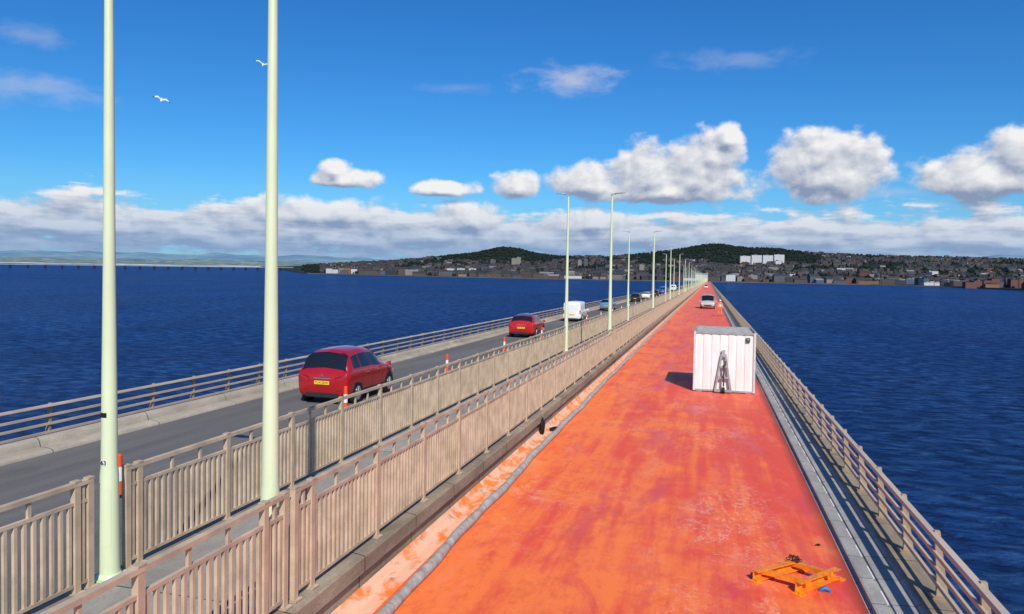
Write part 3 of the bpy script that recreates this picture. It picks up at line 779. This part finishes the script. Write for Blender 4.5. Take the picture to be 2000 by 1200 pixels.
ch=m.obj('chain',M['rust'],None); ch.location=root.location; ch.rotation_euler=root.rotation_euler; ch.scale=root.scale; info(ch,'tangled rusty chain on the orange frame','chain')
m=MB(); m.tube([(0,0,0),(.03,0,.03),(.08,.02,.05),(.13,.0,.035),(.15,0,.0)],[.02,.03,.04,.03,.02],8); o=m.obj('glove',M['blue'],None,smooth=60); o.location=deck(1.66,11.45,.0)
info(o,'crumpled blue work glove on the red deck','glove')
m=MB()
for a,b_ in (((0,0,.02),(.08,.03,.02)),((.02,.03,.02),(.07,-.02,.03))): m.tube([a,tuple((Vector(a)+Vector(b_))/2+Vector((0,0,.01))),b_],[.010,.014,.010],6)
o=m.obj('glove',M['black'],None,smooth=60); o.location=deck(1.86,13.4); info(o,'small dark glove lying on the red deck','glove')
# ---------------- sand sock ----------------
m=MB(); pts=[];rs=[]
y=2.0
while y<260:
    base=np.interp(y,[2,7,12,22,42,90,260],[-3.80,-3.92,-4.06,-4.14,-4.28,-4.32,-4.34])
    wob=.018*math.sin(y*.55)+.018*math.sin(y*1.27+1)+.010*math.sin(y*3.1)
    if y>60: wob*=.3
    seg=(y%1.9)/1.9
    r=.084*(.80+.20*math.sin(math.pi*min(1,seg*1.02))**.35)+random.uniform(-.003,.003)
    pts.append((base+wob,y,r*.80)); rs.append(r); y+= .12 if y<60 else .65
m.tube(pts,rs,10)
o=m.obj('sand_sock',M['hose'],None,shear=True,smooth=70); info(o,'long grey sand filled sock along the deck edge','sandbag')
def bag(loc,sx,sy,sz,label,seed):
    bm=bmesh.new(); bmesh.ops.create_icosphere(bm,subdivisions=3,radius=1)
    for v in bm.verts:
        q=noise.noise(v.co*1.7+Vector((seed,0,0)))*.35+noise.noise(v.co*4+Vector((seed,0,0)))*.12
        v.co=Vector((v.co.x*sx,v.co.y*sy,v.co.z*sz))*(1+q); v.co.z=max(v.co.z,-sz*.8)
    me=bpy.data.meshes.new('bag'); bm.to_mesh(me); bm.free(); me.materials.append(M['black'])
    me.polygons.foreach_set('use_smooth',[True]*len(me.polygons))
    o=link(bpy.data.objects.new('rubbish_bag',me)); o.location=(loc[0],loc[1],loc[2]+sz*.8); info(o,label,'bag',None,'black bags by the kerb')
bag(deck(-4.47,20.4,.05),.06,.16,.24,'black bag leaning upright against the kerb',1)
bag(deck(-4.25,21.2),.17,.24,.05,'flat black bag lying in the orange gutter',2)

# ---------------- people ----------------
def person(loc,label,jacket,yaw,scale=1):
    J=[(0,0,.98),(0,0,1.18),(0,0,1.42),(0,0,1.52),(0,-.01,1.62),(0,-.01,1.76),
       (.19,0,1.42),(.27,.02,1.15),(.25,-.12,.93),(.25,-.17,.85),
       (-.19,0,1.42),(-.28,.0,1.16),(-.24,-.14,.95),(-.24,-.19,.87),
       (.10,0,.93),(.13,-.02,.50),(.14,.02,.09),(.15,-.14,.04),
       (-.10,0,.93),(-.14,.03,.50),(-.15,.08,.09),(-.16,-.08,.04)]
    Rr=[.17,.16,.17,.06,.09,.085,.09,.06,.045,.03,.09,.06,.045,.03,.11,.075,.05,.045,.11,.075,.05,.045]
    E=[(0,1),(1,2),(2,3),(3,4),(4,5),(2,6),(6,7),(7,8),(8,9),(2,10),(10,11),(11,12),(12,13),(0,14),(14,15),(15,16),(16,17),(0,18),(18,19),(19,20),(20,21)]
    me=bpy.data.meshes.new('p'); me.from_pydata(J,E,[]); o=link(bpy.data.objects.new('p',me))
    sk=o.modifiers.new('s','SKIN'); 
    for v,r in zip(me.skin_vertices[0].data,Rr): v.radius=(r,r*.85)
    me.skin_vertices[0].data[0].use_root=True
    ss=o.modifiers.new('u','SUBSURF'); ss.levels=1; ss.render_levels=1
    bpy.context.view_layer.update()
    nm=bpy.data.meshes.new_from_object(o.evaluated_get(bpy.context.evaluated_depsgraph_get()))
    bpy.data.objects.remove(o)
    nm.materials.clear()
    for x in (M['skin'],jacket,M['black'],M['white']): nm.materials.append(x)
    for p_ in nm.polygons:
        c=p_.center; mi=1
        if c.z>1.52 or (c.z<.90 and abs(c.x)>.2 and c.z>.7): mi=0
        elif c.z<.12: mi=2
        elif .42<c.z<.50 or 1.10<c.z<1.16 or 1.22<c.z<1.26: mi=3
        p_.material_index=mi; p_.use_smooth=True
    b=link(bpy.data.objects.new('person',nm)); b.location=loc; b.rotation_euler=(0,0,yaw); b.scale=(scale,)*3
    m=MB(); m.tube([(0,-.01,1.69),(0,-.01,1.74),(0,-.01,1.80),(0,-.01,1.83)],[.125,.12,.08,.02],14); m.cyl((0,-.03,1.69),(0,-.03,1.70),.14,.14,14); m.obj('hard_hat',M['white'],b,smooth=50)
    info(b,label,'person',None,'bridge workers')
person(deck(1.42,96),'worker in orange hi-vis suit walking on red deck',M['hivis'],.5,1.15)
person(deck(-5.9,195,.62),'worker in lime hi-vis jacket on the footway',M['lime'],0,1.05)

# ---------------- gulls ----------------
M['feather']=simple('pale grey feathers',(.74,.75,.76),.7)
def gull(az_,el_,dist,yaw,roll_,label):
    root=empty('seagull'); a=rad(az_); e=rad(el_)
    root.location=(math.sin(a)*math.cos(e)*dist,math.cos(a)*math.cos(e)*dist,CH+math.sin(e)*dist); root.rotation_euler=(roll_,.25,yaw)
    m=MB(); m.tube([(0,-.26,0),(0,-.20,.0),(0,-.08,0),(0,.06,.0),(0,.16,.02),(0,.22,.03),(0,.27,.025),(0,.31,.02)],[.035,.05,.08,.085,.06,.05,.03,.006],10)
    b=m.obj('body',M['white'],root,smooth=60)
    for sg in (-1,1):
        m=MB()
        sec=[(0.04,.12,-.08,.03),(.22,.16,-.06,.14),(.38,.13,-.08,.19),(.56,.02,-.14,.14),(.70,-.10,-.17,.10)]
        m.loft([[(sg*x,y1,z),(sg*x,(y0+y1)/2,z+.015),(sg*x,y0,z)] for x,y1,y0,z in sec[:4]],0)
        m.loft([[(sg*x,y1,z),(sg*x,(y0+y1)/2,z+.015),(sg*x,y0,z)] for x,y1,y0,z in sec[3:]],1)
        m.obj('wing',[M['feather'],M['black']],root,fix=False,smooth=60)
    info(root,label,'seagull',None,'gulls in flight')
gull(-40.3,11.1,70,rad(50),.85,'white gull gliding with raised wings')
gull(-33.6,14.15,62,rad(35),.6,'white gull flying past the lamp post')

# ---------------- far land ----------------
st_,ct_=math.sin(TH),math.cos(TH)
def Wd(u,D): return (-D*st_+u*ct_, D*ct_+u*st_)
def shoreD(px): return np.interp(px,[300,500,545,575,600,900,1200,1390,1700,1850,2000,2200,2600],[9000,7600,4600,3200,2720,2440,2330,2330,2230,2080,1780,1500,1200])
RX=[520,560,600,700,800,880,1080,1200,1290,1510,1700,2000,2600]; RY=[10,14,24,46,62,80,84,90,104,130,128,124,118]
def hgt(u,D):
    px=1000+1444*u/D; Ds=shoreD(px); rg=np.interp(px,RX,RY)
    s=min(1,max(0,(D-Ds-150)/(3950-Ds if Ds<3700 else 900)))
    h=3.2+(rg-3.2)*(s*s*(3-2*s)*.5+s*.5)
    if D<Ds: h=3.2-(Ds-D)*.25
    uL=(1392-1000)/1444*4000
    h+=26*math.exp(-(((u-uL)/130)**2+((D-4000)/260)**2))+40*math.exp(-(((u-uL-60)/470)**2+((D-4050)/320)**2))
    uB=(988-1000)/1444*4100; h+=28*math.exp(-(((u-uB)/130)**2+((D-4100)/300)**2))+34*math.exp(-(((u-uB-20)/380)**2+((D-4100)/300)**2))
    if D>Ds+200: h+= noise.noise(Vector((u*.0028,D*.0028,1)))*9*min(1,(D-Ds-200)/400)
    return h
nu,nD=230,80; vs=[];fs=[]
for j in range(nD):
    for i in range(nu):
        px=500+ (2400-500)*i/(nu-1); Ds=float(shoreD(px)); q=j/(nD-1)
        D=(Ds-14)+(max(Ds+500,6500)-Ds)*q**1.5
        u=(px-1000)/1444*D; x,y=Wd(u,D); vs.append((x,y,SEA+hgt(u,D)))
for j in range(nD-1):
    for i in range(nu-1): a=j*nu+i; fs.append((a,a+1,a+nu+1,a+nu))
m=MB(); m.add(vs,fs); o=m.obj('hillside',M['land'],smooth=80,fix=False); info(o,'dark wooded hills rising behind the waterfront city','hill','structure')
m=MB(); secs=[]
for px in range(600,2401,20):
    D=float(shoreD(px))-12; u=(px-1000)/1444*D; x,y=Wd(u,D); secs.append([(x,y,SEA-1),(x,y,SEA+3.6)])
m.loft(secs); o=m.obj('sea_wall',simple('quay wall',(.09,.085,.08),.9,scale=.05),fix=False); info(o,'grey quay wall along the city shore','wall')
def ridge(name,D0,D1,px0,px1,fn,mat,label,depth=10):
    vs=[];fs=[];n_=200
    for j in range(depth):
        for i in range(n_):
            px=px0+(px1-px0)*i/(n_-1); q=j/(depth-1); D=D0+(D1-D0)*q; u=(px-1000)/1444*D; x,y=Wd(u,D)
            h=fn(px,u,D)*math.sin(q*math.pi*.5)**.8 if j else 0.5
            vs.append((x,y,SEA+h))
    for j in range(depth-1):
        for i in range(n_-1): a=j*n_+i; fs.append((a,a+1,a+n_+1,a+n_))
    m=MB(); m.add(vs,fs); o=m.obj(name,mat,smooth=80,fix=False); info(o,label,'hill','structure')
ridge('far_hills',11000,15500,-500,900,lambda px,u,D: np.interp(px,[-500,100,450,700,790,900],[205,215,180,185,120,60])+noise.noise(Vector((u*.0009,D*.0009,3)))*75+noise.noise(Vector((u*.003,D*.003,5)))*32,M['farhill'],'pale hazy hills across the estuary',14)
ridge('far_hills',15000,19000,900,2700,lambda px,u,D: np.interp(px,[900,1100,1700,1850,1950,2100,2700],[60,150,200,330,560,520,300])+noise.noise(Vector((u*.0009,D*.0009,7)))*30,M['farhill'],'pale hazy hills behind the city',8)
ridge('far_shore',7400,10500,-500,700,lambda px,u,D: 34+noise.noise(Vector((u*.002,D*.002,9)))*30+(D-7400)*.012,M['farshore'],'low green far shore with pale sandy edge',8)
m=MB(); secs=[]
for px in range(-400,560,20):
    D=7380; u=(px-1000)/1444*D; x,y=Wd(u,D); secs.append([(x,y,SEA-.5),(x,y,SEA+7+2.5*math.sin(px*.03))])
m.loft(secs); o=m.obj('sand_bank',simple('pale sand',(.50,.52,.50),.9,scale=.01),fix=False); info(o,'pale sand bank along the far shore','sand','structure')

root=info(empty('railway_bridge'),'long low railway bridge on piers across the estuary','bridge')
A=Vector((*Wd(-1150/1444*2900,2900),SEA+16)); B=Vector((*Wd(-420/1444*4000,4000),SEA+16))
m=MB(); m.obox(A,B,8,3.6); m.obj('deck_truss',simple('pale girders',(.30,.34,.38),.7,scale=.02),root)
L=(B-A).length; n_=int(L/62)
m=MB(); m.box(-6,6,-3.4,3.4,-18,-1.9); m.box(-7,7,-4.6,4.6,-18,-14); pm=m.mesh('pier',[simple('dark pier brick',(.012,.016,.028),.9,scale=.05)])
ang=math.atan2((B-A).y,(B-A).x)
for i in range(n_):
    o=bpy.data.objects.new('pier',pm); o.location=A.lerp(B,(i+.5)/n_); o.rotation_euler=(0,0,ang+math.pi/2); o.parent=root; link(o)

# ---------------- city ----------------
random.seed(11)
def building(u,D,w_,d_,h_,wall,roof,flat,label,cat='building',yawo=0,name='building',z=None):
    m=MB()
    if flat:
        m.box(-w_/2,w_/2,-d_/2,d_/2,-4,h_,0)
        m.box(-w_/2-.2,w_/2+.2,-d_/2-.2,d_/2+.2,h_,h_+.9,1)
        m.box(-w_*.2,w_*.05,-d_*.25,d_*.2,h_+.9,h_+3.2,1)
    else:
        m.box(-w_/2,w_/2,-d_/2,d_/2,-4,h_,0); rh=d_*.35
        m.add([(-w_/2-.4,-d_/2-.4,h_),(w_/2+.4,-d_/2-.4,h_),(w_/2+.4,d_/2+.4,h_),(-w_/2-.4,d_/2+.4,h_),(-w_/2-.4,0,h_+rh),(w_/2+.4,0,h_+rh)],[(0,1,5,4),(2,3,4,5),(0,4,3),(1,2,5),(0,3,2,1)],1)
        for s_ in (-.46,.0,.46)[:3 if w_>16 else 2]: m.box(w_*s_-.7,w_*s_+.7,-.9,.9,h_+rh*.4,h_+rh+1.8,0)
    x,y=Wd(u,D); zz=SEA+hgt(u,D) if z is None else z
    o=m.obj(name,[WALLS[wall],ROOFS[roof]],fix=False); o.location=(x,y,zz); o.rotation_euler=(0,0,TH+yawo)
    info(o,label,cat,None,'city buildings on the shore'); return o
def bpx(px,D,*a,**k): return building((px-1000)/1444*D,D,*a,**k)
for i in range(4): bpx(1453+22*i,3300,45,16,38+(i%2)*2,'white','pale',True,'white high-rise block of flats above the rooftops')
for px,D,h_,w_ in ((1003,3400,34,22),(1012,3450,36,20),(1131,3300,32,16),(1143,3320,32,16),(962,3350,26,24),(1252,3000,26,20)):
    bpx(px,D,w_,16,h_,random.choice(['grey','cream']),'pale',True,'grey concrete tower block on the hillside')
for px in (880,900,922): bpx(px,2900,30,14,14,'white','pale',True,'pale modern campus block on the slope')
for px in (643,655,668,680,692): bpx(px,2760,22,15,15+random.uniform(-3,6),random.choice(['white','orange','cream']),'slate',random.random()<.5,'modern waterfront flats beside the water')
for px in (1715,1735,1755,1776): bpx(px,2320,31,16,16,'cream' if px%2 else 'blue','pale',True,'long pale waterfront office block')
for px in (1890,1906,1925,1941,1978,1992): bpx(px,1960,22,15,21+random.uniform(-3,3),'brick','slate',True,'red brick waterfront apartment block')
for px in (1810,1830,1850,1868): bpx(px,2140,28,20,9,'white','pale',True,'low white shed on the waterfront')
for px in (1570,1590,1612,1635,1660,1682): bpx(px,2340,32,16,16+random.uniform(-3,6),random.choice(['orange','brick','blue','grey']),'slate',random.random()<.5,'brown brick warehouse on the waterfront')
for px in (1425,1447,1468): bpx(px,2370,30,18,16+random.uniform(-3,5),random.choice(['cream','white','blue']),'pale',True,'pale waterfront building beside the bridge end')
cnt=38
labs={'stone':'dark stone tenement building on the city slope','cream':'cream rendered building on the city slope','white':'white building on the city slope','brick':'red brick building on the city slope','grey':'grey office block in the city','dark':'dark slate building in the city','orange':'tan brick building in the city','blue':'blue clad building near the quay'}
while cnt<292:
    px=random.uniform(640,2060); Ds=float(shoreD(px))
    front=random.random()<.5
    D=Ds+(random.uniform(25,130) if front else random.uniform(130,1000))
    wall=random.choices(list(WALLS),[34,12,5,11,26,24,6,4])[0]
    w_=random.uniform(20,58) if front else random.uniform(16,40); h_=random.choice([7,9,12,12,15,20]) if front else random.choice([7,9,10,12,15])
    bpx(px,D,w_,random.uniform(12,18),h_,wall,random.choice(['slate','slate','slate','brown','slate','pale']) ,random.random()<.45,labs[wall],yawo=random.uniform(-.5,.5)); cnt+=1
def spire(px,D,h_,label):
    m=MB(); m.box(-3,3,-3,3,-3,h_*.5); m.cyl((0,0,h_*.5),(0,0,h_),3.4,.1,8,1); x,y=Wd((px-1000)/1444*D,D)
    o=m.obj('church_spire',[WALLS['stone'],ROOFS['slate']]); o.location=(x,y,SEA+hgt((px-1000)/1444*D,D)); info(o,label,'church')
for px,D,h_ in ((1603,3300,46),(1240,2800,40),(1165,3000,38),(875,2900,34),(1760,3000,36)): spire(px,D,h_,'stone church spire rising over the rooftops')
x,y=Wd(392/1444*4000,4000); m=MB(); m.box(-5,5,-5,5,-4,3); m.box(-2.2,2.2,-2.2,2.2,3,13); m.cyl((0,0,13),(0,0,16),2.4,.3,8)
o=m.obj('hilltop_monument',WALLS['stone']); o.location=(x,y,SEA+hgt(392/1444*4000,4000)); info(o,'stone memorial on top of the wooded hill','monument')
for du in (-40,28): 
    m=MB(); m.cyl((0,0,-3),(0,0,22),.9,.4,6); m.box(-1.2,1.2,-.4,.4,14,15); x,y=Wd(392/1444*4000+du,4000); o=m.obj('radio_mast',M['galv']); o.location=(x,y,SEA+hgt(392/1444*4000+du,4000)); info(o,'slim grey radio mast on the wooded hill','mast')
WK=[WALLS[k] for k in ('stone','cream','white','brick','grey','dark')]+[ROOFS['slate'],ROOFS['brown']]
m=MB(); c=0
while c<3000:
    px=random.uniform(625,2250); Ds=float(shoreD(px)); D=Ds+140+random.random()**.8*(4050-Ds-140)
    u=(px-1000)/1444*D
    if noise.noise(Vector((u*.004,D*.004,20)))>.14: continue
    uL=392/1444*4000
    if ((u-uL-30)/480)**2+((D-4000)/550)**2<1 or ((u+33)/380)**2+((D-4100)/550)**2<1: continue
    z=SEA+hgt(u,D); a=TH+random.uniform(-.9,.9); ca,sa=math.cos(a),math.sin(a); x0,y0=Wd(u,D)
    w_,d_,h_=random.uniform(8,26),random.uniform(8,11),random.choice([5,6,8,9,11]); rh=3.2
    P_=lambda q:(x0+q[0]*ca-q[1]*sa,y0+q[0]*sa+q[1]*ca,z+q[2])
    A_=[(-w_/2,-d_/2,-3),(w_/2,-d_/2,-3),(w_/2,d_/2,-3),(-w_/2,d_/2,-3),(-w_/2,-d_/2,h_),(w_/2,-d_/2,h_),(w_/2,d_/2,h_),(-w_/2,d_/2,h_),(-w_/2,0,h_+rh),(w_/2,0,h_+rh)]
    mi=random.choices(range(6),[38,5,.8,6,18,32])[0]
    m.add([P_(q) for q in A_],[(0,1,5,4),(1,2,6,5),(2,3,7,6),(3,0,4,7),(4,8,7),(5,6,9)],mi)
    m.add([P_(q) for q in A_[4:]],[(0,1,5,4),(2,3,4,5)],random.choice([6,6,7])); c+=1
o=m.obj('distant_housing',WK,fix=False); info(o,'mass of small distant houses covering the slopes','houses','stuff')
ico=bmesh.new(); bmesh.ops.create_icosphere(ico,subdivisions=1,radius=1); iv=[v.co.copy() for v in ico.verts]; ifc=[tuple(v.index for v in f.verts) for f in ico.faces]; ico.free()
m=MB(); c=0; uL=392/1444*4000
while c<7500:
    px=random.uniform(590,2250); Ds=float(shoreD(px)); D=Ds+60+random.random()**.7*(4300-Ds-60); u=(px-1000)/1444*D
    if c<2600 :
        if random.random()<.55: u=uL+30+random.gauss(0,280); D=4000+random.gauss(-130,190)
        else: u=-33+random.gauss(0,220); D=4100+random.gauss(-130,180)
    elif noise.noise(Vector((u*.004,D*.004,20)))<.05 and random.random()<.5: continue
    z=SEA+hgt(u,D); x0,y0=Wd(u,D); r=random.uniform(3.5,7.5)
    m.add([(x0+v.x*r*random.uniform(.8,1.2),y0+v.y*r,z+r*.7+v.z*r*random.uniform(.7,1.15)) for v in iv],ifc); c+=1
o=m.obj('wood',M['tree'],fix=False); info(o,'dark green far-off woods on the hills','woods','stuff')
